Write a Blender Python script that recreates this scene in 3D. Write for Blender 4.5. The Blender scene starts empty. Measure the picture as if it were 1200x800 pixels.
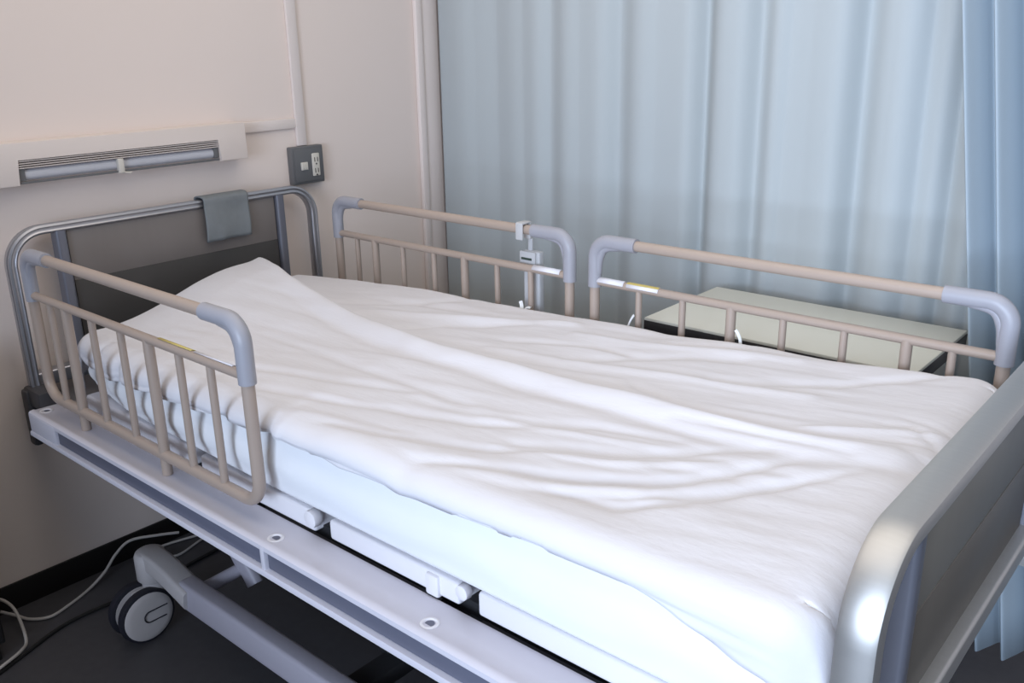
import bpy, bmesh, math, random
from mathutils import Vector, Matrix
random.seed(3)
SC = bpy.context.scene
COL = SC.collection
PI = math.pi

# ------------------------------------------------------------------ materials
def mat(name, col, rough=.5, metal=0., noise=None, bump=None, spec=.5, trans=0., sub=0., aniso=None):
    m = bpy.data.materials.new(name); m.use_nodes = True
    nt = m.node_tree; b = nt.nodes['Principled BSDF']
    b.inputs['Base Color'].default_value = (*col, 1)
    b.inputs['Roughness'].default_value = rough
    b.inputs['Metallic'].default_value = metal
    b.inputs['Specular IOR Level'].default_value = spec
    tc = nt.nodes.new('ShaderNodeTexCoord')
    if noise:                                    # (scale xyz, amount)
        sc, am = noise
        mp = nt.nodes.new('ShaderNodeMapping'); mp.inputs['Scale'].default_value = sc
        nz = nt.nodes.new('ShaderNodeTexNoise'); nz.inputs['Scale'].default_value = 1; nz.inputs['Detail'].default_value = 4
        rp = nt.nodes.new('ShaderNodeMapRange'); rp.inputs['To Min'].default_value = 1 - am; rp.inputs['To Max'].default_value = 1 + am
        mx = nt.nodes.new('ShaderNodeMix'); mx.data_type = 'RGBA'; mx.blend_type = 'MULTIPLY'; mx.inputs['Factor'].default_value = 1
        mx.inputs['A'].default_value = (*col, 1)
        nt.links.new(tc.outputs['Object'], mp.inputs['Vector']); nt.links.new(mp.outputs[0], nz.inputs['Vector'])
        nt.links.new(nz.outputs['Fac'], rp.inputs['Value']); nt.links.new(rp.outputs[0], mx.inputs['B'])
        nt.links.new(mx.outputs['Result'], b.inputs['Base Color'])
    if bump:
        sc, st, dist = bump
        mp = nt.nodes.new('ShaderNodeMapping'); mp.inputs['Scale'].default_value = sc
        nz = nt.nodes.new('ShaderNodeTexNoise'); nz.inputs['Scale'].default_value = 1; nz.inputs['Detail'].default_value = 6
        bp = nt.nodes.new('ShaderNodeBump'); bp.inputs['Strength'].default_value = st; bp.inputs['Distance'].default_value = dist
        nt.links.new(tc.outputs['Object'], mp.inputs['Vector']); nt.links.new(mp.outputs[0], nz.inputs['Vector'])
        nt.links.new(nz.outputs['Fac'], bp.inputs['Height']); nt.links.new(bp.outputs[0], b.inputs['Normal'])
    return m

M = dict(
    wall=mat('painted_wall', (.78, .675, .62), .7, noise=((1.2, 1.2, 1.2), .02), bump=((300, 300, 300), .05, .001)),
    trim=mat('painted_trim', (.77, .68, .64), .5, noise=((3, 3, 3), .02)),
    floor=mat('vinyl_floor', (.06, .058, .064), .45, noise=((40, 40, 40), .18), bump=((200, 200, 200), .05, .001)),
    base=mat('black_baseboard', (.006, .005, .005), .5, noise=((10, 10, 10), .1)),
    ceil=mat('ceiling_paint', (.75, .74, .7), .8, noise=((2, 2, 2), .02)),
    sheet=mat('white_cotton', (.69, .68, .715), .85, noise=((9, 9, 9), .012), bump=((16, 46, 30), .35, .005), spec=.15),
    mattress=mat('white_mattress_cover', (.82, .83, .86), .8, noise=((9, 9, 9), .012), bump=((16, 30, 30), .25, .004), spec=.15),
    beige=mat('beige_coated_tube', (.39, .31, .26), .38, noise=((14, 14, 14), .03)),
    cap=mat('grey_rail_cap', (.33, .33, .37), .42, noise=((14, 14, 14), .03)),
    alu=mat('satin_aluminium', (.43, .425, .45), .36, .85, noise=((20, 20, 20), .04)),
    alu2=mat('brushed_aluminium', (.50, .49, .475), .46, .85, noise=((2, 150, 150), .05)),
    post=mat('blue_grey_post', (.17, .175, .21), .4, .35, noise=((14, 14, 14), .03)),
    panel=mat('taupe_board', (.19, .168, .158), .45, noise=((6, 30, 6), .05)),
    panel_dark=mat('dark_grey_board', (.055, .05, .047), .45, noise=((6, 30, 6), .06)),
    panel_ol2=mat('dark_taupe_end_board', (.115, .10, .083), .42, noise=((6, 30, 6), .05)),
    panel_ol=mat('taupe_end_board', (.185, .167, .142), .42, noise=((6, 30, 6), .05)),
    bracket=mat('charcoal_plastic', (.045, .042, .045), .5, noise=((20, 20, 20), .05)),
    frame=mat('white_frame_coat', (.60, .585, .65), .42, noise=((8, 8, 8), .025)),
    inset=mat('slate_inset', (.12, .125, .17), .45, noise=((8, 8, 8), .04)),
    plat=mat('white_platform_plastic', (.74, .72, .75), .45, noise=((8, 8, 8), .02)),
    dark=mat('black_steel', (.02, .02, .022), .5, noise=((8, 8, 8), .1)),
    baseframe=mat('grey_white_base_coat', (.42, .40, .46), .45, noise=((8, 8, 8), .03)),
    caster=mat('caster_plastic', (.50, .47, .47), .45, noise=((20, 20, 20), .03)),
    rubber=mat('black_rubber', (.012, .012, .02), .6, noise=((20, 20, 20), .1)),
    cloth=mat('grey_cloth', (.20, .215, .225), .85, noise=((60, 60, 60), .08), bump=((250, 250, 250), .3, .001), spec=.1),
    lamp=mat('lamp_housing', (.72, .63, .58), .5, noise=((5, 5, 5), .02)),
    louvre=mat('lamp_louvre', (.70, .62, .58), .35, .3, noise=((2, 2, 2), .03)),
    tube=mat('unlit_tube_diffuser', (.52, .52, .56), .3, noise=((5, 5, 5), .03)),
    socket=mat('outlet_grey', (.15, .15, .155), .45, .3, noise=((30, 30, 30), .05)),
    ivory=mat('ivory_plastic', (.62, .58, .52), .4, noise=((30, 30, 30), .02)),
    black=mat('black_slot', (.015, .013, .013), .5, noise=((30, 30, 30), .1)),
    table=mat('cream_laminate', (.68, .67, .59), .35, noise=((8, 8, 8), .03)),
    tedge=mat('dark_table_edge', (.03, .028, .03), .5, noise=((8, 8, 8), .05)),
    steel=mat('grey_steel', (.35, .35, .37), .35, .8, noise=((8, 8, 8), .04)),
    white=mat('white_plastic', (.50, .50, .51), .4, noise=((20, 20, 20), .02)),
    label=mat('white_label', (.78, .77, .82), .5, noise=((60, 60, 60), .05)),
    yellow=mat('yellow_label', (.62, .50, .16), .5, noise=((60, 60, 60), .05)),
    cabw=mat('white_cable', (.45, .42, .40), .45, noise=((20, 20, 20), .05)),
    cabb=mat('black_cable', (.01, .01, .01), .5, noise=((20, 20, 20), .1)),
    green=mat('dark_green_display', (.03, .05, .04), .3, noise=((30, 30, 30), .1)),
    tie=mat('pale_cloth_tie', (.80, .83, .86), .8, noise=((60, 60, 60), .03)),
)
def curtain_mat(name, col, tr):
    m = bpy.data.materials.new(name); m.use_nodes = True
    nt = m.node_tree; b = nt.nodes['Principled BSDF']; out = nt.nodes['Material Output']
    b.inputs['Roughness'].default_value = .85; b.inputs['Specular IOR Level'].default_value = .1
    tc = nt.nodes.new('ShaderNodeTexCoord'); mp = nt.nodes.new('ShaderNodeMapping'); mp.inputs['Scale'].default_value = (9, 9, .8)
    nz = nt.nodes.new('ShaderNodeTexNoise'); nz.inputs['Scale'].default_value = 1; nz.inputs['Detail'].default_value = 3
    rp = nt.nodes.new('ShaderNodeMapRange'); rp.inputs['To Min'].default_value = .98; rp.inputs['To Max'].default_value = 1.02
    mx = nt.nodes.new('ShaderNodeMix'); mx.data_type = 'RGBA'; mx.blend_type = 'MULTIPLY'; mx.inputs['Factor'].default_value = 1
    mx.inputs['A'].default_value = (*col, 1)
    L = nt.links.new
    L(tc.outputs['Object'], mp.inputs[0]); L(mp.outputs[0], nz.inputs['Vector']); L(nz.outputs['Fac'], rp.inputs[0])
    L(rp.outputs[0], mx.inputs['B']); L(mx.outputs['Result'], b.inputs['Base Color'])
    t = nt.nodes.new('ShaderNodeBsdfTranslucent'); t.inputs['Color'].default_value = (*col, 1)
    ms = nt.nodes.new('ShaderNodeMixShader'); ms.inputs[0].default_value = tr
    L(b.outputs[0], ms.inputs[1]); L(t.outputs[0], ms.inputs[2]); L(ms.outputs[0], out.inputs['Surface'])
    return m
M['curtain'] = curtain_mat('pale_blue_curtain', (.575, .62, .635), .25)
M['curtain2'] = curtain_mat('blue_curtain', (.43, .505, .565), .15)

# ------------------------------------------------------------------ mesh helpers
def box(bm, x0, x1, y0, y1, z0, z1, bev=0., seg=2):
    vs = [bm.verts.new((x, y, z)) for x in (x0, x1) for y in (y0, y1) for z in (z0, z1)]
    f = [(0, 1, 3, 2), (4, 6, 7, 5), (0, 4, 5, 1), (2, 3, 7, 6), (0, 2, 6, 4), (1, 5, 7, 3)]
    fs = [bm.faces.new([vs[i] for i in q]) for q in f]
    bmesh.ops.recalc_face_normals(bm, faces=fs)
    if bev > 0:
        es = list({e for q in fs for e in q.edges})
        bmesh.ops.bevel(bm, geom=es, offset=bev, segments=seg, profile=.5, affect='EDGES')
    return bm
def fillet(pts, r, n=8):
    pts = [Vector(p) for p in pts]; out = [pts[0]]
    rs = r if isinstance(r, (list, tuple)) else [r] * (len(pts) - 2)
    for i in range(1, len(pts) - 1):
        a, b, c = pts[i - 1], pts[i], pts[i + 1]
        u = (a - b).normalized(); v = (c - b).normalized(); q = rs[i - 1]
        ang = u.angle(v)
        if q <= 0 or ang > PI - .02: out.append(b); continue
        d = min(q / math.tan(ang / 2), (a - b).length * .49, (c - b).length * .49)
        p0, p1 = b + u * d, b + v * d; rr = d * math.tan(ang / 2)
        cen = b + (u + v).normalized() * (rr / math.sin(ang / 2))
        e0 = (p0 - cen).normalized(); tot = e0.angle((p1 - cen).normalized()); ax = e0.cross((p1 - cen).normalized()).normalized()
        for k in range(n + 1):
            out.append(cen + Matrix.Rotation(tot * k / n, 3, ax) @ (e0 * rr))
    out.append(pts[-1]); return out
def smooth_path(pts, n=8):
    pts = [Vector(p) for p in pts]; P = [pts[0] * 2 - pts[1]] + pts + [pts[-1] * 2 - pts[-2]]; out = []
    for i in range(1, len(P) - 2):
        for k in range(n):
            t = k / n; a, b, c, d = P[i - 1:i + 3]
            out.append(.5 * (2 * b + (c - a) * t + (2 * a - 5 * b + 4 * c - d) * t * t + (3 * b - a - 3 * c + d) * t ** 3))
    out.append(pts[-1]); return out
def sweep(bm, path, prof, up=(0, 0, 1), closed=False, scales=None):
    """prof: list of (a,b); a along side vector, b along 'up-ish'."""
    path = [Vector(p) for p in path]; rings = []; up = Vector(up); n = len(path); pu = None
    for i, p in enumerate(path):
        t = (path[min(i + 1, n - 1)] - path[max(i - 1, 0)]).normalized()
        if pu is None:
            s = t.cross(up)
            if s.length < 1e-4: s = t.cross(Vector((1, 0, 0)))
            s.normalize()
        else:
            s = (pu - t * pu.dot(t)).normalized()
        pu = s; b = s.cross(t)
        k = scales[i] if scales else 1
        rings.append([bm.verts.new(p + s * (a * k) + b * (c * k)) for a, c in prof])
    m = len(prof)
    for i in range(n - 1):
        for j in range(m):
            bm.faces.new((rings[i][j], rings[i][(j + 1) % m], rings[i + 1][(j + 1) % m], rings[i + 1][j]))
    bm.faces.new(rings[0][::-1]); bm.faces.new(rings[-1])
    return bm
def circ(r, n=14, ry=None): return [(r * math.cos(2 * PI * k / n), (ry or r) * math.sin(2 * PI * k / n)) for k in range(n)]
def tube(bm, path, r, n=14, scales=None): return sweep(bm, path, circ(r, n), scales=scales)
def rod(bm, a, b, r, n=16): return tube(bm, [a, b], r, n)
def rrect(w, h, r, n=4):
    o = []
    for cx, cy, a0 in ((w - r, h - r, 0), (-w + r, h - r, PI / 2), (-w + r, -h + r, PI), (w - r, -h + r, 1.5 * PI)):
        for k in range(n + 1):
            a = a0 + PI / 2 * k / n; o.append((cx + r * math.cos(a), cy + r * math.sin(a)))
    return o
def extrude_profile_x(bm, prof, x0, x1):      # prof (y,z)
    a = [bm.verts.new((x0, y, z)) for y, z in prof]; b = [bm.verts.new((x1, y, z)) for y, z in prof]; n = len(prof)
    for j in range(n): bm.faces.new((a[j], a[(j + 1) % n], b[(j + 1) % n], b[j]))
    bm.faces.new(a[::-1]); bm.faces.new(b); return bm
def lathe(bm, prof, cen, axis='z', n=28):     # prof: (r, h)
    rings = []
    cen = Vector(cen)
    for r, h in prof:
        ring = []
        for k in range(n):
            a = 2 * PI * k / n; c, s = r * math.cos(a), r * math.sin(a)
            v = {'z': (c, s, h), 'y': (c, h, s), 'x': (h, c, s)}[axis]
            ring.append(bm.verts.new(cen + Vector(v)))
        rings.append(ring)
    for i in range(len(rings) - 1):
        for k in range(n): bm.faces.new((rings[i][k], rings[i][(k + 1) % n], rings[i + 1][(k + 1) % n], rings[i + 1][k]))
    bm.faces.new(rings[0][::-1]); bm.faces.new(rings[-1]); return bm
def B(): return bmesh.new()
def obj(name, bm, m, parent=None, smooth=True, angle=40):
    bmesh.ops.recalc_face_normals(bm, faces=bm.faces[:])
    me = bpy.data.meshes.new(name); bm.to_mesh(me); bm.free()
    me.materials.append(M[m] if isinstance(m, str) else m)
    if smooth:
        me.polygons.foreach_set('use_smooth', [True] * len(me.polygons))
        try: me.set_sharp_from_angle(angle=math.radians(angle))
        except Exception: pass
    o = bpy.data.objects.new(name, me); COL.objects.link(o)
    if parent:
        o.parent = parent
        p = Vector((0, 0, 0)); q = parent
        while q: p += q.location; q = q.parent
        o.location = -p                       # mesh data is in world coordinates
    return o
def tag(o, label, cat, group=None, kind=None):
    o['label'] = label; o['category'] = cat
    if group: o['group'] = group
    if kind: o['kind'] = kind
    return o
def thing(name, label, cat, loc, group=None):
    o = bpy.data.objects.new(name, None); COL.objects.link(o); o.location = loc; o.empty_display_size = .1
    return tag(o, label, cat, group)
def struct(name, bm, m, label=None):
    o = obj(name, bm, m); o['kind'] = 'structure'
    if label: o['label'] = label
    return o
def lerp(xs, x):
    if x <= xs[0][0]: return xs[0][1]
    for (a, u), (b, v) in zip(xs, xs[1:]):
        if x <= b: return u + (v - u) * (x - a) / (b - a)
    return xs[-1][1]
def sstep(a, b, x):
    t = max(0, min(1, (x - a) / (b - a))); return t * t * (3 - 2 * t)
# cheap smooth value noise
_P = [random.random() for _ in range(4096)]
def vn(x, y):
    xi, yi = math.floor(x), math.floor(y); fx, fy = x - xi, y - yi
    fx = fx * fx * (3 - 2 * fx); fy = fy * fy * (3 - 2 * fy)
    h = lambda i, j: _P[(i * 73 + j * 917 + ((i * j) % 31) * 7) % 4096]
    return (h(xi, yi) * (1 - fx) + h(xi + 1, yi) * fx) * (1 - fy) + (h(xi, yi + 1) * (1 - fx) + h(xi + 1, yi + 1) * fx) * fy - .5

# ------------------------------------------------------------------ room
XW = -.171
struct('floor', box(B(), XW - .1, 5.2, -3.6, 2.6, -.1, 0), 'floor')
struct('wall_head', box(B(), XW - .1, XW, -3.6, 2.6, 0, 2.6), 'wall')
struct('ceiling', box(B(), XW - .1, 5.2, -3.6, 2.6, 2.6, 2.7), 'ceil')
struct('wall_beyond', box(B(), XW, 5.2, 2.5, 2.6, 0, 2.6), 'wall')
struct('baseboard_head', box(B(), XW, XW + .008, -3.5, 1.45, 0, .078, .002), 'base')
# window side of the room (behind the camera): sill wall, lintel wall and end piers around one long opening
struct('wall_window', box(box(box(box(B(), XW, 5.2, -3.6, -3.5, 0, .75), XW, 5.2, -3.6, -3.5, 2.3, 2.6), XW, 1.5, -3.6, -3.5, .75, 2.3), 4.6, 5.2, -3.6, -3.5, .75, 2.3), 'wall')
wf = B()
for x in (1.5, 2.52, 3.54, 4.56): box(wf, x, x + .04, -3.57, -3.53, .75, 2.3, .004)
box(wf, 1.5, 4.6, -3.57, -3.53, .75, .79, .004); box(wf, 1.5, 4.6, -3.57, -3.53, 2.26, 2.3, .004)
struct('window_1', wf, 'trim')
# post where the panelled wall ends, by the curtain
pt = B()
box(pt, XW, XW + .020, 1.488, 1.518, 0, 2.6, .005)
box(pt, XW, XW + .012, 1.516, 1.600, 0, 2.6, .004)
struct('trim_1', pt, 'trim')

# raceway from lamp to outlet
rw = thing('cable_raceway', 'flat cream cable raceway running up the wall above the grey outlet box', 'raceway', (XW, .968, 1.16))
obj('vertical_duct', box(B(), XW, XW + .012, .949, .985, 1.158, 2.6, .003), 'trim', rw)
obj('branch_duct', box(B(), XW, XW + .010, .728, .950, 1.214, 1.246, .003), 'trim', rw)

# outlet box
ob = thing('wall_outlet', 'grey square wall box with small switch and ivory double outlet', 'outlet', (XW, .972, 1.035))
b = box(B(), XW, XW + .026, .910, 1.034, 1.037, 1.157, .004); obj('box', b, 'socket', ob)
obj('faceplate', box(B(), XW + .025, XW + .031, .918, 1.026, 1.045, 1.149, .003), 'socket', ob)
sw = obj('switch', box(B(), XW + .030, XW + .036, .938, .964, 1.083, 1.108, .002), 'ivory', ob)
for y in (.9435, .951, .9585): obj('switch_key', box(B(), XW + .0355, XW + .038, y - .003, y + .003, 1.086, 1.105, .001), 'ivory', sw)
rc = obj('receptacle', box(B(), XW + .030, XW + .036, .982, 1.011, 1.060, 1.133, .003), 'ivory', ob)
s = B()
for z in (1.113, 1.078):
    for y in (.991, 1.002): box(s, XW + .0355, XW + .0366, y - .0013, y + .0013, z - .007, z + .007)
    lathe(s, [(.0028, 0), (.0028, .0010)], (XW + .0356, .9965, z - .014), 'x', 12)
obj('socket_slot', s, 'black', rc)

# wall lamp
wl = thing('wall_lamp', 'long cream wall lamp with open louvre and unlit tube above the headboard', 'lamp', (XW, .35, 1.148))
hx = XW + .062
b = B()
y0, y1, z0, z1 = -.03, .728, 1.147, 1.252
ol = [(y0, z0), (y0, z1), (y1, z1), (y1, z0), (.636, z0), (.636, 1.212), (.072, 1.212), (.072, z0)]
va = [b.verts.new((hx, y, z)) for y, z in ol]; vb = [b.verts.new((XW, y, z)) for y, z in ol]
for j in range(8): b.faces.new((va[j], va[(j + 1) % 8], vb[(j + 1) % 8], vb[j]))
ff = b.faces.new(va); b.faces.new(vb[::-1])
bmesh.ops.bevel(b, geom=list(ff.edges), offset=.003, segments=2, profile=.5, affect='EDGES')
box(b, XW, XW + .008, .070, .638, z0, 1.214)
obj('housing', b, 'lamp', wl)
b = B()
for k in range(5):
    z = 1.188 + k * .0055
    box(b, XW + .012, hx - .002, .074, .634, z, z + .0026)
obj('louvre', b, 'louvre', wl)
obj('tube', rod(B(), (hx - .024, .089, 1.1715), (hx - .024, .619, 1.1715), .0155, 20), 'tube', wl)
b = B()
for y in (.081, .627): obj('lamp_holder', box(B(), XW + .01, hx - .006, y - .008, y + .008, 1.157, 1.188, .002), 'socket', wl)
obj('lower_lip', box(B(), hx - .012, hx - .004, .074, .634, 1.150, 1.1555, .001), 'socket', wl)
sw = obj('pull_switch', box(B(), hx - .012, hx + .002, .326, .342, 1.149, 1.187, .002), 'ivory', wl)
obj('pull_lever', rod(B(), (hx - .003, .325, 1.151), (hx - .003, .362, 1.147), .0025, 8), 'ivory', sw)

# ------------------------------------------------------------------ bed
bed = thing('hospital_bed', 'adjustable hospital bed with white side beams and silver end boards', 'bed', (1.0, .48, 0))
YC = .478
def mir(y): return 2 * YC - y
def beam(sgn):
    f = (lambda y: y) if sgn > 0 else mir
    b = B()
    # deck, upper lip, recessed web, lower lip: one closed section
    prof = [(.047, .594), (.036, .597), (.0, .5975), (-.026, .5985), (-.030, .6005), (-.039, .5995), (-.043, .596), (-.044, .588), (-.042, .585), (-.034, .584), (-.034, .549),
            (-.046, .547), (-.048, .543), (-.048, .536), (-.045, .533), (.030, .533), (.047, .540)]
    extrude_profile_x(b, [(f(y), z) for y, z in prof], -.03, 1.985)
    # closed end block at the head, and the narrow uprights between the insets
    for x0, x1 in ((-.03, .115), (.972, .985), (1.86, 1.985)):
        box(b, x0, x1, min(f(-.0445), f(-.02)), max(f(-.0445), f(-.02)), .536, .594, .002)
    o = obj('side_beam', b, 'frame', bed)
    for x0, x1 in ((.117, .970), (.987, 1.858)):
        obj('inset_panel', box(B(), x0, x1, min(f(-.0375), f(-.033)), max(f(-.0375), f(-.033)), .5495, .5838, .001), 'inset', o)
    for x in (-.0, .979, 1.389, 1.76):
        yy = f(-.011)
        c = (x, yy, .5965)
        r_ = obj('rail_socket', lathe(B(), [(.0160, 0), (.0160, .0025), (.013, .0036), (.0110, .003), (.0090, -.001), (.0088, -.003)], c, 'z', 24), 'plat', o)
        obj('socket_hole', lathe(B(), [(.0082, -.002), (.0082, .0016)], c, 'z', 20), 'inset', r_)
    return o
beam(1); beam(-1)
for x in (.02, .75, 1.35, 1.95): obj('cross_member', box(B(), x - .02, x + .02, .05, mir(.05), .54, .575, .004), 'dark', bed)
# mattress platform boards
def board(x0, x1, zb=.5985, zt=.640, name='platform_board'):
    b = box(B(), x0, x1, .050, mir(.050), zb, zt, .007, 3)
    return obj(name, b, 'plat', bed)
board(.10, .60, .606, .648)
pb = board(.625, 1.018, .5955)
obj('end_knob', lathe(B(), [(.010, -.012), (.017, -.010), (.018, .004), (.014, .012)], (1.012, .054, .624), 'y', 20), 'plat', pb)
pb = board(1.062, 1.395)
obj('end_knob', lathe(B(), [(.008, -.010), (.013, -.008), (.014, .004), (.010, .010)], (1.402, .056, .628), 'y', 20), 'plat', pb)
obj('latch_block', box(B(), 1.322, 1.352, .044, .075, .597, .637, .004), 'plat', bed)
board(1.436, 1.955, .600, .645)
tray = B(); box(tray, .1, 1.93, .07, mir(.07), .578, .604); obj('under_tray', tray, 'dark', bed)

# lifting arms + base
for y in (.25, mir(.25)):
    for x in (.95, 1.45): obj('lift_arm', sweep(B(), [(x, y, .20), (x + .3, y, .55)], rrect(.018, .03, .006)), 'dark', bed)
for sg in (1, -1):
    y = .088 if sg > 0 else mir(.088)
    bf = B(); box(bf, .40, 1.72, y - .024, y + .024, .150, .226, .010, 3); obj('base_beam', bf, 'baseframe', bed)

for x in (1.0, 1.6): obj('base_cross_bar', box(B(), x - .03, x + .03, .11, mir(.11), .16, .20, .006), 'dark', bed)
# caster
def caster(x, y, dx):
    root = B()
    # socket head and gooseneck to the base beam
    lathe(root, [(.036, .155), (.040, .160), (.040, .222), (.036, .232), (.030, .236)], (x, y, 0), 'z', 28)
    sweep(root, smooth_path([(x, y, .212), (x + dx * .045, y, .214), (x + dx * .10, y + .0, .207), (x + dx * .17, y - .003, .197), (x + dx * .215, y - .004, .188)], 5), rrect(.030, .026, .010, 3))
    c = obj('caster', root, 'caster', bed)
    fk = B()
    lathe(fk, [(.030, .118), (.030, .160)], (x, y, 0), 'z', 20)
    wy = y - .045
    box(fk, x - .010, x + .010, wy - .020, y + .025, .075, .138, .008)
    obj('caster_fork', fk, 'caster', c)
    for s in (-1, 1):
        xc = x + s * .026
        t = obj('tire', lathe(B(), [(.062, -.012), (.0725, -.009), (.0745, 0), (.0725, .009), (.064, .012)], (xc, wy, .0755), 'x', 40), 'rubber', c)
        w = obj('wheel_cover', lathe(B(), [(.010, s * .016), (.050, s * .0175), (.060, s * .0150), (.0655, s * .0125), (.0625, -s * .013)], (xc, wy, .0755), 'x', 40), 'caster', c)
        if s > 0 and x < 1:
            xx = xc + .0172
            path = fillet([(xx, wy + .050, .0915), (xx, wy - .014, .0915), (xx, wy - .014, .0615), (xx, wy + .044, .0615)], .0145, 6)
            obj('brake_mark', tube(B(), path, .0018, 8), 'rubber', w)
    return c
caster(.228, .088, 1); caster(.228, mir(.088), 1); caster(1.74, .062, -1); caster(1.74, mir(.062), -1)
# brake pedal beside the near head caster
pd = obj('brake_pedal', rod(B(), (.430, .105, .190), (.445, .205, .204), .0165, 18), 'baseframe', bed)
b = B(); sweep(b, [(.432, .213, .268), (.455, .213, .240), (.490, .215, .205), (.505, .215, .185)], rrect(.014, .026, .010, 3)); obj('pedal_plate', b, 'baseframe', pd)

# head and foot boards ------------------------------------------------
def end_board(name, xc, half, zt, zbot, ya, yb, mf, mp, mpd, zsplit, zlow, out, rad, ridge):
    """frame hoop in the plane x=xc; out = +1 foot (outside +x), -1 head"""
    path = fillet([(xc, ya, zbot), (xc, ya, zt), (xc, yb, zt), (xc, yb, zbot)], rad, 14)
    w = .012 if ridge else .014
    if ridge:
        prof = [(half, w * .5), (half * .86, w * .95), (half * .62, w * .95), (half * .50, w * .45), (half * .22, w * .45), (half * .12, w * .95), (-half * .35, w * 1.0), (-half * .8, w * .9), (-half, w * .4), (-half, -w * .4), (-half * .7, -w), (half * .7, -w), (half * .92, -w * .8), (half, -w * .5), (half * .80, -w * .12), (half * .80, w * .12)]
    else:
        prof = [(half, w * .3), (half * .93, w * .75), (half * .7, w * .95), (0, w * 1.05), (-half * .7, w * .95), (-half * .93, w * .75), (-half, w * .3), (-half, -w * .6), (-half * .8, -w), (half * .8, -w), (half, -w * .6)]
    b = B()
    sweep(b, path, prof, up=(0, -1, 0))
    o = obj(name, b, mf, bed)
    for y in (ya + .128, yb - .128):
        obj('inner_post', sweep(B(), [(xc, y, zlow - .02), (xc, y, zt - .008)], rrect(.014, .020, .008, 4)), 'post', o)
    p0, p1 = ya + .146, yb - .146
    u = box(B(), xc - .008, xc + .008, p0, p1, zsplit, zt - .012, .001); obj('upper_panel', u, mp, o)
    l = box(B(), xc - .009, xc + .009, p0, p1, zlow, zsplit, .001); obj('lower_panel', l, mpd, o)
    obj('bottom_rail', sweep(B(), [(xc + out * .010, ya + .006, zlow - .015), (xc + out * .010, yb - .006, zlow - .015)], rrect(.020, .020, .006, 4)), mf, o)
    return o
HB = end_board('headboard', -.111, .0165, 1.034, .52, .0125, .944, 'alu', 'panel', 'panel_dark', .888, .66, -1, .085, True)
for sg in (1, -1):
    f = (lambda y: y) if sg > 0 else mir
    b = B(); a, c = sorted((f(-.012), f(.046)))
    box(b, -.128, -.03, a, c, .585, .635, .008); a2, c2 = sorted((f(-.020), f(.008)))
    box(b, -.130, -.092, a2, c2, .472, .63, .010)
    obj('mounting_bracket', b, 'bracket', HB)
FB = end_board('footboard', 2.033, .024, .946, .50, .022, .944, 'alu2', 'panel_ol', 'panel_ol2', .79, .645, 1, .10, False)

# ------------------------------------------------------------------ mattress and sheet
ZF = [(-.1, .786), (.3, .792), (.48, .798), (.83, .808), (1.05, .822), (1.26, .826), (1.43, .842), (1.7, .848), (1.97, .872)]
ZN = [(-.05, .788), (.1, .793), (.3, .800), (.5, .808), (1.0, .815), (1.5, .828), (1.97, .842)]
def zbase(x, y):
    t = max(0, min(1, (y - .05) / .82)); return lerp(ZN, x) * (1 - t) + lerp(ZF, x) * t
YN = [(-.02, .045), (.08, .030), (.30, .004), (.5, 0), (2, 0)]          # how far the soft near edge is pulled in at the head
YF = [(-.02, .090), (.10, .060), (.25, .030), (.45, 0), (2, 0)]
GR = [(.185, .022), (.335, .02), (.50, .024), (.63, .018), (.775, .022), (.925, .020)]
def gather(x): return sum(.013 * math.exp(-((x - c) / w) ** 2) for c, w in GR) - .004
def warp(x, y):                                                          # the head edge runs slightly askew
    k = max(0, 1 - max(0, x + .02) / .45)
    return x + .085 * k * k * max(0, min(1.05, (.80 - y) / .74))
# mattress
b = B(); rings = []
X0, X1 = 0.0, 1.962
nx = 90
xs = []
for i in range(nx + 1):
    u = i / nx; xs.append(X0 + (X1 - X0) * u)
def mat_ring(x, shrink):
    ring = []
    ya, yb = .043 + shrink + lerp(YN, x), .900 - shrink - lerp(YF, x); zb = .646 + shrink * .6 + .012 * sstep(.6, .1, x) if False else .646 + shrink * .6 + lerp([(0, .012), (.6, .004), (.8, 0)], x)
    ztn = lambda y: min(zbase(x, y) - .016, zbase(x, y) - .016 - shrink * .8)
    r = .045
    pts = []
    N = 10
    # near side bottom -> near top -> far top -> far bottom
    for k in range(7):
        a = PI + PI / 2 * (1 - k / 6); pts.append((ya + .022 + .022 * math.cos(a), zb + .022 + .022 * math.sin(a)))
    zt_ = ztn(ya + r)
    for k in range(1, 8):
        t = k / 8; z = zb + .022 + (zt_ - r - zb - .022) * t
        pts.append((ya + (-.009 + .7 * gather(x) * sstep(1.0, .85, x) if False else -.009 + .7 * gather(x) * (1 if x < .97 else 0)) * math.sin(PI * t) + .0035 * vn(x * 5 + 3, z * 25) + .002 * vn(x * 21, z * 60), z))
    for k in range(8):
        a = PI - PI / 2 * k / 7; pts.append((ya + r + r * math.cos(a), zt_ - r + r * math.sin(a)))
    for k in range(1, 24):
        y = ya + r + (yb - ya - 2 * r) * k / 24; pts.append((y, ztn(y)))
    ze = ztn(yb - r)
    for k in range(8):
        a = PI / 2 - PI / 2 * k / 7; pts.append((yb - r + r * math.cos(a), ze - r + r * math.sin(a)))
    for k in range(7):
        a = -PI / 2 * k / 6; pts.append((yb - .022 + .022 * math.cos(a), zb + .022 + .022 * math.sin(a)))
    return [b.verts.new((warp(x, y), y, z)) for y, z in pts]
for x in xs:
    e = min(x - X0, X1 - x); R = .035
    sh = R - math.sqrt(max(0, R * R - (R - e) ** 2)) if e < R else 0
    rings.append(mat_ring(x, sh))
m_ = len(rings[0])
for i in range(nx):
    for j in range(m_): b.faces.new((rings[i][j], rings[i][(j + 1) % m_], rings[i + 1][(j + 1) % m_], rings[i + 1][j]))
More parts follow.
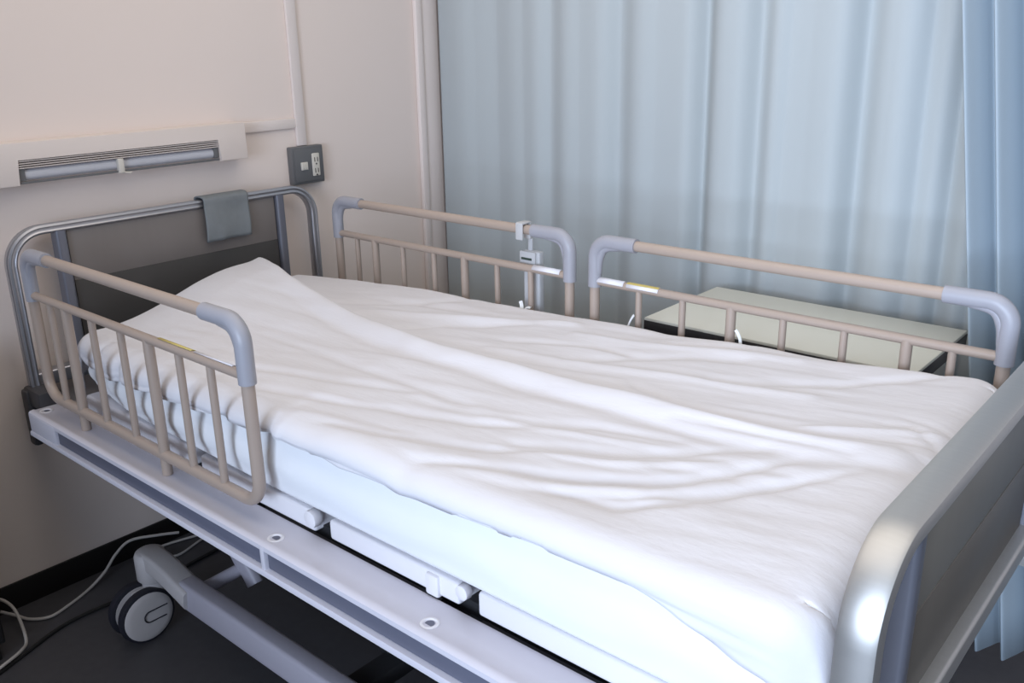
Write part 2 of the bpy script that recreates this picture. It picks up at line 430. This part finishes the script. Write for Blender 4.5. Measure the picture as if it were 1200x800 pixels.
b.faces.new(rings[0][::-1]); b.faces.new(rings[-1])
mt = obj('mattress', b, 'mattress', angle=60)
tag(mt, 'thick mattress in a white fitted cover lying on the bed platform', 'mattress')

# sheet --------------------------------------------------------------
RIDGE = [(-.05, .725), (.02, .695), (.10, .655), (.25, .592), (.40, .56), (.53, .53), (.87, .49), (1.25, .48), (1.6, .47), (1.80, .475), (1.9, .50)]
WR = [  # polylines of folds measured on the bed (x, y), width, height
 ([(1.3, .3), (1.45, .35), (1.6, .38)], .016, -.004), ([(1.37, .22), (1.46, .26), (1.57, .3), (1.73, .43)], .018, -.006),
 ([(1.44, .14), (1.55, .18), (1.64, .22), (1.72, .31), (1.79, .41)], .018, -.007), ([(1.54, .12), (1.64, .17), (1.73, .24), (1.82, .34)], .016, -.006),
 ([(1.31, .81), (1.47, .85)], .02, -.006), ([(1.19, .61), (1.39, .74), (1.5, .78)], .025, -.006), ([(1.38, .56), (1.42, .535), (1.5, .51)], .012, -.004),
 ([(1.51, .65), (1.65, .72), (1.74, .77)], .022, -.006), ([(.94, .06), (1.16, .1), (1.34, .17), (1.46, .24)], .016, -.006),
 ([(1.23, .05), (1.39, .12), (1.55, .17), (1.68, .26)], .016, -.006), ([(1.5, .11), (1.63, .14), (1.72, .19)], .014, -.005),
 ([(1.52, .12), (1.64, .13), (1.73, .22), (1.88, .41)], .014, -.005), ([(1.85, .60), (1.89, .61), (1.95, .56)], .008, -.004),
 ([(1.87, .64), (1.95, .62)], .008, -.003), ([(1.70, .75), (1.86, .86)], .022, -.006), ([(1.55, .45), (1.7, .46), (1.85, .465)], .018, -.007),
 ([(.5, .33), (.7, .33), (.99, .31), (1.19, .30)], .02, -.004), ([(.3, .64), (.5, .72), (.64, .85)], .03, -.007), ([(.67, .54), (.77, .66), (.95, .77)], .026, -.007),
 ([(.42, .74), (.77, .78)], .022, -.005), ([(.99, .64), (1.2, .71), (1.33, .7)], .02, -.006), 
 ([(.75, .10), (1.0, .17), (1.25, .24), (1.42, .33)], .018, -.005), ([(.55, .14), (.8, .22), (1.05, .28)], .02, -.005),
 ([(1.0, .56), (1.25, .60), (1.5, .63), (1.7, .66)], .02, .006), ([(.5, .62), (.75, .70), (1.05, .82)], .022, .006), ([(1.1, .76), (1.3, .78), (1.6, .84)], .022, .005),
 ([(1.35, .19), (1.55, .245), (1.7, .34)], .012, .004), ([(1.25, .27), (1.45, .31), (1.62, .345)], .012, .003), ([(1.75, .52), (1.85, .56), (1.95, .60)], .010, .005), ([(1.72, .50), (1.84, .53), (1.95, .555)], .009, -.004),
]
def pl_dist(px, x, y):
    best = 9; side = 0; tt = 0; n = len(px) - 1
    for i in range(n):
        ax, ay = px[i]; bx, by = px[i + 1]; dx, dy = bx - ax, by - ay
        t = max(0, min(1, ((x - ax) * dx + (y - ay) * dy) / (dx * dx + dy * dy)))
        d = math.hypot(x - ax - t * dx, y - ay - t * dy)
        if d < best: best = d; side = dx * (y - ay) - dy * (x - ax); tt = (i + t) / n
    return best, side, tt
def zsheet(x, y):
    z = zbase(x, y)
    # pillow under the cover
    yr = lerp(RIDGE, x)
    rise = sstep(.10, .60, y)
    fall = 1 - sstep(yr - .01, yr + .065, y)
    H = lerp([(-.06, .075), (.0, .078), (.06, .079), (.14, .078), (.26, .066), (.42, .040), (.58, .018), (.8, .006), (1.2, 0)], x)
    z += H * rise * fall
    d, side, tt = pl_dist(RIDGE, x, y)
    a = lerp([(-.05, .006), (.25, .010), (.5, .016), (.9, .018), (1.5, .016), (1.8, .010), (1.95, .003)], x)
    wd = .016 if side > 0 else .034
    z += a * math.exp(-(d / wd) ** 2)
    z -= .006 * math.exp(-((d - .055) / .022) ** 2) * (1 if side < 0 else 0) * sstep(.2, .6, x)
    for px, wdt, am in WR:
        x0 = min(p[0] for p in px) - .09; x1 = max(p[0] for p in px) + .09
        if x0 < x < x1:
            d, s, tt = pl_dist(px, x, y)
            if d < wdt * 2.5: z += 1.35 * am * math.exp(-(d / (wdt * .72)) ** 2) * (math.sin(PI * min(1, max(0, .12 + .76 * tt))) ** .6)
    # loose ripples that run along the bed
    q = y + .28 * (1.6 - x) * (x > -1) * .5
    calm = 1 - .65 * sstep(1.72, 1.92, x)
    z += .0055 * calm * vn(x * 3.2 + 5, q * 19) * sstep(0, .3, x) + .0036 * calm * vn(x * 6 + 11, q * 46) * sstep(0, .4, x) + .012 * vn(x * 2.0, y * 3.5 + 7) * sstep(-.1, .3, x)
    z += .003 * vn(x * 14, y * 14)
    return z
RZN = [(0, .735), (.3, .745), (.6, .765), (.97, .792), (1.06, .789), (1.14, .781), (1.25, .784), (1.35, .790), (1.46, .792), (1.64, .797), (1.8, .800), (1.93, .79), (1.99, .76)]
NX = 250
xs = [-.006 + (1.984 + .006) * i / NX for i in range(NX + 1)]
# head roll-off stations and foot drop stations are appended as (x, dz)
st = [(-.036, -.10), (-.037, -.07), (-.034, -.042), (-.027, -.018), (-.018, -.005)] + [(x, 0) for x in xs]
for i, (x, dz) in enumerate(st):
    if x > 1.91:
        t = (x - 1.91) / .074; st[i] = (x, -.050 * (1 - math.sqrt(max(0, 1 - t * t))))
st += [(1.987, -.062), (1.990, -.08), (1.990, -.11), (1.989, -.14)]
ys = [.075 + (.868 - .075) * k / 110 for k in range(111)]
b = B(); rows = []
for x, dz in st:
    row = []
    zn = zsheet(x, .075); zf = zsheet(x, .868)
    hem = lerp(RZN, x) + .006 * vn(x * 9, 2.2)
    corner = sstep(1.70, 1.97, x)
    hem = hem - .05 * corner
    hem = min(hem, zn - .03)
    zc = zn - .034
    side = [];
    for k in range(7):
        z = hem + (zc - hem) * k / 7
        side.append((.027 + .004 * math.sin(z * 300 + x * 9) * .4 + .004 * vn(x * 12, z * 30), z))
    side.insert(0, (.036, hem - .0015))
    for k in range(7):
        a = PI - PI / 2 * k / 7; side.append((.075 + .048 * math.cos(a), zc + .034 * math.sin(a)))
    far = []
    for k in range(1, 8):
        a = PI / 2 - PI / 2 * k / 7; far.append((.866 + .040 * math.cos(a), zf - .034 + .034 * math.sin(a)))
    for k in range(1, 5): far.append((.906 + .003 * vn(x * 12, k * .7), zf - .034 - .018 * k))
    tuck = .030 * sstep(1.90, 1.995, x) ** 2
    pn, pf = lerp(YN, x), lerp(YF, x)
    gx = gather(x) * (1 if x < .97 else 0)
    def put(y, z, yo=0):
        if y < .45: yy = y + (pn + gx * max(0, 1 - max(0, y - .03) / .12)) * (1 - max(0, y - .02) / .43) + tuck * (y < .08)
        else: yy = y - pf * (y - .45) / .46 - tuck * (y > .86)
        row.append(b.verts.new((warp(x, yy), yy, z)))
    for y, z in side: put(y, z + dz * .9)
    for y in ys: put(y, zsheet(x, y) + dz - gx * .3 * max(0, 1 - (y - .075) / .07))
    for y, z in far: put(y, z + dz * .9)
    rows.append(row)
n = len(rows[0])
for i in range(len(rows) - 1):
    for j in range(n - 1): b.faces.new((rows[i][j], rows[i][j + 1], rows[i + 1][j + 1], rows[i + 1][j]))
sh = obj('bed_sheet', b, 'sheet', angle=180)
sm = sh.modifiers.new('thick', 'SOLIDIFY'); sm.thickness = .0025; sm.offset = 1
tag(sh, 'rumpled white sheet spread over the whole bed and its pillow', 'sheet')
# folded corner at the near foot end and small ties poking up on the far side
def tie(pts, w):
    b = B(); sweep(b, smooth_path(pts, 5), rrect(w, .0012, .001, 2)); return obj('tie', b, 'tie', sh)
tie([(1.140, .905, .800), (1.144, .910, .822), (1.152, .911, .838), (1.156, .912, .843)], .0035)
tie([(1.438, .905, .825), (1.434, .910, .838), (1.428, .911, .850), (1.421, .912, .858)], .0035)
tie([(.815, .897, .790), (.810, .905, .806), (.802, .910, .817)], .005)
tie([(.818, .897, .790), (.826, .905, .804), (.838, .908, .806)], .005)

# ------------------------------------------------------------------ side rails
TY = [(.09, 0), (.175, 1), (.30, 0), (.433, 0), (.556, 1), (.68, 0), (.80, 0)]
ZT, ZM, ZB = 1.0065, .905, .644
def side_rail(y, x0, x1, flip, label, group, shift=0.):
    L = x1 - x0; k = L / .93
    X = (lambda u: x1 - u * k) if flip else (lambda u: x0 + u * k)
    t = thing('side_rail', label, 'bed rail', ((x0 + x1) / 2, y, .597), group)
    fr = B(); r = .0125
    tube(fr, fillet([(x0 + .12, y, ZT), (x0, y, ZT), (x0, y, ZB), (x1, y, ZB), (x1, y, ZT), (x1 - .12, y, ZT)], [.042, .05, .05, .042], 12), r, 16)
    obj('outer_frame', fr, 'beige', t)
    obj('top_tube', rod(B(), (x0 + .10, y, ZT), (x1 - .10, y, ZT), r, 18), 'beige', t)
    obj('middle_tube', rod(B(), (x0, y, ZM), (x1, y, ZM), .0100, 16), 'beige', t)
    for u, thick in TY:
        x = X(u) + shift * (1 - abs(2 * u / .93 - 1))
        if thick: obj('mounting_post', rod(B(), (x, y, .5985), (x, y, ZM), .0112, 16), 'beige', t)
        else: obj('baluster', rod(B(), (x, y, ZB), (x, y, ZM), .0080, 14), 'beige', t)
    for xa, s in ((x0, 1), (x1, -1)):
        b = B()
        path = fillet([(xa + s * .118, y, ZT), (xa, y, ZT), (xa, y, ZM - .014)], .042, 12)
        n_ = len(path)
        sweep(b, path, circ(.0172, 18, .0165), up=(0, 1, 0))
        # webbed inner fillet of the moulded corner
        q = [Vector((xa + s * .072, y, ZT - .008)), Vector((xa + s * .030, y, ZT - .017)), Vector((xa + s * .013, y, ZT - .045)), Vector((xa + s * .008, y, ZT - .08))]
        sweep(b, smooth_path(q, 6), circ(.0105, 12), up=(0, 1, 0))
        o = obj('corner_cap', b, 'cap', t); o['label'] = 'grey moulded corner cap'
    return t
def sticker(t, xa, xb, y, m, lab, top=True, yb=None, face=-1):
    b = B(); n = 7
    R = .0108; prof = []
    for xx in (xa, xb):
        prof.append([b.verts.new((xx, y + face * R * math.sin(a), ZM + R * math.cos(a))) for a in [(-.25 + 1.75 * k / n) for k in range(n + 1)]])
    for k in range(n): b.faces.new((prof[0][k], prof[0][k + 1], prof[1][k + 1], prof[1][k]))
    o = obj('label_sticker', b, m, t); o['label'] = lab
    s_ = o.modifiers.new('thick', 'SOLIDIFY'); s_.thickness = .0008; s_.offset = 1
    return o
g = 'side rails of the bed'
r1 = side_rail(0., .024, .927, False, 'beige bed rail on the near side of the bed beside the headboard', g, .012)
r2 = side_rail(.9277, .040, .951, False, 'beige bed rail on the far side nearest the headboard, carrying the white handset', g)
r3 = side_rail(.9277, 1.029, 1.951, True, 'beige far-side bed rail at the foot end, in front of the cream table', g)
for x0, x1, m, l in ((.62, .745, 'yellow', 'yellow label'), (.755, .885, 'label', 'white label')): sticker(r1, x0, x1, 0., m, l, face=1)
sticker(r2, .835, .925, .9277, 'label', 'white label')
sticker(r3, 1.036, 1.118, .9277, 'label', 'white label')
o_ = sticker(r3, 1.127, 1.215, .9277, 'label', 'white and yellow label')
b = B(); R = .0118
ring = [[b.verts.new((xx, .9277 - R * math.sin(a), ZM + R * math.cos(a))) for a in (-.3, .05, .4, .72)] for xx in (1.127, 1.215)]
for k in range(3): b.faces.new((ring[0][k], ring[0][k + 1], ring[1][k + 1], ring[1][k]))
obj('yellow_stripe', b, 'yellow', o_)

# handset on far rail
hs = thing('bed_handset', 'white bed control handset hanging behind the far rail near the headboard end', 'handset', (.81, .955, .80))
hy = .958
b = box(B(), .781, .836, hy - .010, hy + .012, .70, .945, .005, 3); obj('body', b, 'white', hs)
obj('key_panel', box(B(), .773, .826, hy - .016, hy - .009, .898, .944, .003), 'white', hs)
obj('display', box(B(), .780, .815, hy - .0175, hy - .0155, .9215, .9275, .0005), 'green', hs)
b = B()
box(b, .789, .812, .9277 - .0195, .9277 - .0135, ZT - .026, ZT + .019, .0025); box(b, .789, .812, .9277 + .0135, .9277 + .0195, ZT - .028, ZT + .019, .0025)
box(b, .789, .812, .9277 - .0185, .9277 + .0185, ZT + .0135, ZT + .0195, .0025)
box(b, .792, .806, hy - .003, hy + .003, .94, ZT - .02, .002)
obj('rail_hook', b, 'white', hs)

# grey cloth over the headboard
cl = B()
cxs = -.111; ztop = 1.033 + .0175
rowsN = 26
prof = []
for k in range(13):
    prof.append((cxs + .0225 + .002 * math.sin(k * .5), .925 + (ztop - .006 - .925) * k / 12))
for k in range(1, 8):
    a = PI * k / 8; prof.append((cxs + .0225 * math.cos(a), ztop - .006 + .008 * math.sin(a)))
for k in range(9):
    prof.append((cxs - .0225, ztop - .006 - .09 * k / 8))
grid = []
for i in range(rowsN + 1):
    u = i / rowsN; y = .548 + .148 * u
    row = []
    for x, z in prof:
        hang = (ztop - z)
        xx = x + (.006 * vn(y * 30, z * 12) + .003 * math.sin(u * 6)) * (1 if x > cxs else .3) * min(1, hang * 25) + (.003 if x > cxs else 0)
        row.append(cl.verts.new((xx, y + .010 * hang * (u - .2) * 2 - hang * .02, z + .004 * vn(u * 4, 3) * min(1, hang * 10))))
    grid.append(row)
for i in range(rowsN):
    for j in range(len(prof) - 1): cl.faces.new((grid[i][j], grid[i][j + 1], grid[i + 1][j + 1], grid[i + 1][j]))
co = obj('grey_cloth', cl, 'cloth', angle=60)
s_ = co.modifiers.new('thick', 'SOLIDIFY'); s_.thickness = .004; s_.offset = 1
tag(co, 'small grey folded cloth hung over the top of the headboard', 'cloth')

# ------------------------------------------------------------------ table behind the bed
tb = thing('overbed_table', 'cream topped overbed table with dark edge standing behind the far rail', 'table', (1.44, 1.23, 0))
T0 = (1.108, 1.03); T1 = (1.772, 1.405)
obj('table_top', box(B(), T0[0] + .001, T1[0] - .001, T0[1] + .001, T1[1] - .001, .790, .801, .003), 'table', tb)
obj('edge_band', box(B(), T0[0], T1[0], T0[1], T1[1], .764, .7945, .003), 'tedge', tb)
obj('column', box(B(), 1.62, 1.68, 1.19, 1.25, .06, .765, .008), 'steel', tb)
fb = B(); box(fb, 1.15, 1.75, 1.09, 1.13, .03, .065, .01); box(fb, 1.15, 1.75, 1.31, 1.35, .03, .065, .01); box(fb, 1.60, 1.70, 1.10, 1.34, .03, .063, .008)
obj('base', fb, 'steel', tb)
for x in (1.18, 1.72):
    for y in (1.11, 1.33): obj('foot_caster', lathe(B(), [(.014, -.009), (.0165, -.005), (.0165, .005), (.014, .009)], (x, y, .0165), 'y', 20), 'rubber', tb)

# ------------------------------------------------------------------ curtains
def fold_profile(s, folds):
    v = 0
    for c, w, a in folds: v += a * math.exp(-((s - c) / w) ** 2)
    return v
FX = [(.05, .05, .010), (.15, .06, .016), (.285, .04, .010), (.40, .035, .026), (.54, .05, .012), (.675, .035, .034), (.83, .06, .014), (.975, .022, .036), (1.145, .024, .032), (1.235, .03, .016), (1.30, .05, .012), (1.42, .028, .044), (1.50, .05, .014), (1.58, .03, .030), (1.655, .028, .044), (1.74, .03, .03)]
random.seed(8)
cm_ = B(); grid = []
NXC, NZC = 420, 20
for i in range(NXC + 1):
    s = i / NXC; x = XW + .025 + s * 2.05
    yb = lerp([(-.2, 1.60), (.0, 1.565), (.4, 1.51), (1.0, 1.475), (1.9, 1.455)], x)
    row = []
    for j in range(NZC + 1):
        z = .12 + (2.5 - .12) * j / NZC; k = 1.15 - .25 * (j / NZC)
        w = 0
        for n_, (c, wd, am) in enumerate(FX):
            cc = c + .005 * math.sin((z - 1.3) * 1.1 + n_ * 2.1) - .005 * math.sin(n_ * 2.1)
            d = x - cc
            w += am * math.exp(-abs(d / wd) ** 1.6) if d < 0 else am * math.exp(-(d / (wd * 1.9)) ** 2)
        w += .010 * vn(x * 6, z * .5 + 3)
        row.append(cm_.verts.new((x, yb + 1.45 * w * k, z)))
    grid.append(row)
for i in range(NXC):
    for j in range(NZC): cm_.faces.new((grid[i][j], grid[i][j + 1], grid[i + 1][j + 1], grid[i + 1][j]))
c1 = obj('curtain', cm_, 'curtain', angle=180); s_ = c1.modifiers.new('thick', 'SOLIDIFY'); s_.thickness = .0015
tag(c1, 'wide pale blue privacy curtain hanging along the far side of the bed', 'curtain', 'privacy curtains')
# gathered second curtain at the right
cg = B(); grid = []
NS = 260
for i in range(NS + 1):
    s = i / NS
    row = []
    for j in range(NZC + 1):
        z = .085 + (2.5 - .085) * j / NZC
        ph = s * 2 * PI * 7.5 + .4
        x = 1.797 + .42 * s - .15 * (z - .95)
        y = 1.255 + s * .05 - .036 * math.sin(ph + .45 * math.sin(ph)) - .006 * math.sin(z * 1.5 + s * 11)
        row.append(cg.verts.new((x, y, z)))
    grid.append(row)
for i in range(NS):
    for j in range(NZC): cg.faces.new((grid[i][j], grid[i][j + 1], grid[i + 1][j + 1], grid[i + 1][j]))
c2 = obj('curtain', cg, 'curtain2', angle=180); s_ = c2.modifiers.new('thick', 'SOLIDIFY'); s_.thickness = .0015
tag(c2, 'deep blue gathered curtain bunched in folds beyond the footboard', 'curtain', 'privacy curtains')

# ceiling track carrying the curtains
tr = B(); box(tr, XW, 3.0, 1.33, 1.55, 2.495, 2.6)
struct('trim_2', tr, 'trim')

# ------------------------------------------------------------------ cables and dark box on the floor
def cable(name, pts, r, m, label):
    o = obj(name, tube(B(), smooth_path(pts, 8), r, 8), m); tag(o, label, 'cable', 'cables on the floor'); return o
cable('cable', [(-.09, .33, .06), (-.11, .27, .07), (-.135, .20, .075), (-.13, .15, .055), (-.11, .10, .025), (-.09, .04, .006), (-.06, -.03, .005), (-.045, -.085, .006), (-.075, -.125, .006), (-.11, -.145, .012), (-.135, -.175, .03)], .0042, 'cabw', 'thin white cable looping from the bed wheel along the black baseboard')
cable('cable', [(-.150, -.19, .05), (-.12, -.175, .075), (-.07, -.162, .065), (-.02, -.165, .035), (.03, -.178, .014), (.062, -.203, .017), (.085, -.245, .0185), (.098, -.30, .014), (.10, -.40, .006)], .0042, 'cabw', 'short white cable arching in front of the black cabinet at the left edge')
cable('cable', [(.115, -.32, .006), (.072, -.214, .006), (.022, -.077, .006), (.022, .051, .006), (.03, .16, .006), (.015, .28, .006), (.005, .38, .006), (-.02, .60, .006)], .0052, 'cabb', 'black power cable lying straight across the floor behind the wheel')
cable('cable', [(-.10, .60, .006), (-.09, .42, .006), (-.06, .30, .006), (-.10, .255, .02), (-.15, .245, .006), (-.14, .33, .006), (-.09, .50, .006), (-.08, .62, .006)], .0038, 'cabw', 'white cable coiled on the floor below the head of the bed')
cb = thing('bedside_cabinet', 'black bedside cabinet at the left edge, standing against the wall', 'cabinet', (-.06, -.48, 0))
obj('plinth', box(B(), -.15, .035, -.74, -.24, 0, .05, .002), 'black', cb)
obj('body', box(B(), -.162, .040, -.75, -.225, .045, .76, .004), 'dark', cb)
obj('top', box(B(), -.162, .050, -.76, -.220, .758, .785, .005), 'dark', cb)
for z0_, z1_ in ((.06, .40), (.42, .74)):
    d_ = obj('drawer', box(B(), .039, .052, -.742, -.233, z0_, z1_, .003), 'dark', cb)
    obj('handle', rod(B(), (.062, -.55, z1_ - .06), (.062, -.42, z1_ - .06), .005, 10), 'steel', d_)

# ------------------------------------------------------------------ camera
cx, cy, cz, yaw, pitch, roll, f = 2.2969, -.8419, 1.4756, .717, -.3228, -.0181, 1063.19
fw = Vector((-math.sin(yaw) * math.cos(pitch), math.cos(yaw) * math.cos(pitch), math.sin(pitch)))
rt = Vector((math.cos(yaw), math.sin(yaw), 0)); up = rt.cross(fw)
r_ = rt * math.cos(roll) + up * math.sin(roll); u_ = -rt * math.sin(roll) + up * math.cos(roll)
cam = bpy.data.objects.new('camera', bpy.data.cameras.new('camera')); COL.objects.link(cam)
cam.matrix_world = Matrix(((r_.x, u_.x, -fw.x, cx), (r_.y, u_.y, -fw.y, cy), (r_.z, u_.z, -fw.z, cz), (0, 0, 0, 1)))
cam.data.sensor_width = 36; cam.data.lens = f / 1200 * 36; cam.data.clip_start = .02
SC.camera = cam

# ------------------------------------------------------------------ light
w = bpy.data.worlds.new('world'); SC.world = w; w.use_nodes = True
w.node_tree.nodes['Background'].inputs[0].default_value = (.80, .88, 1.0, 1); w.node_tree.nodes['Background'].inputs[1].default_value = .12
def area(name, loc, rot, sx, sy, power, col):
    l = bpy.data.lights.new(name, 'AREA'); l.shape = 'RECTANGLE'; l.size = sx; l.size_y = sy; l.energy = power; l.color = col
    o = bpy.data.objects.new(name, l); COL.objects.link(o); o.location = loc; o.rotation_euler = rot; return o
# daylight entering the long window behind the camera (points +y)
wl_ = area('window_daylight', (3.0, -3.48, 1.52), (PI / 2, 0, 0), 3.0, 1.5, 100, (.66, .79, 1.0))
wl_.data.spread = math.radians(95)
# ceiling fittings (warm)
area('ceiling_fitting', (1.5, .2, 2.58), (0, 0, 0), 2.8, 2.0, 28, (1.0, .91, .80))
SC.view_settings.view_transform = 'Standard'; SC.view_settings.look = 'None'
SC.view_settings.gamma = 1; SC.view_settings.use_curve_mapping = False
SC.view_settings.exposure = 0
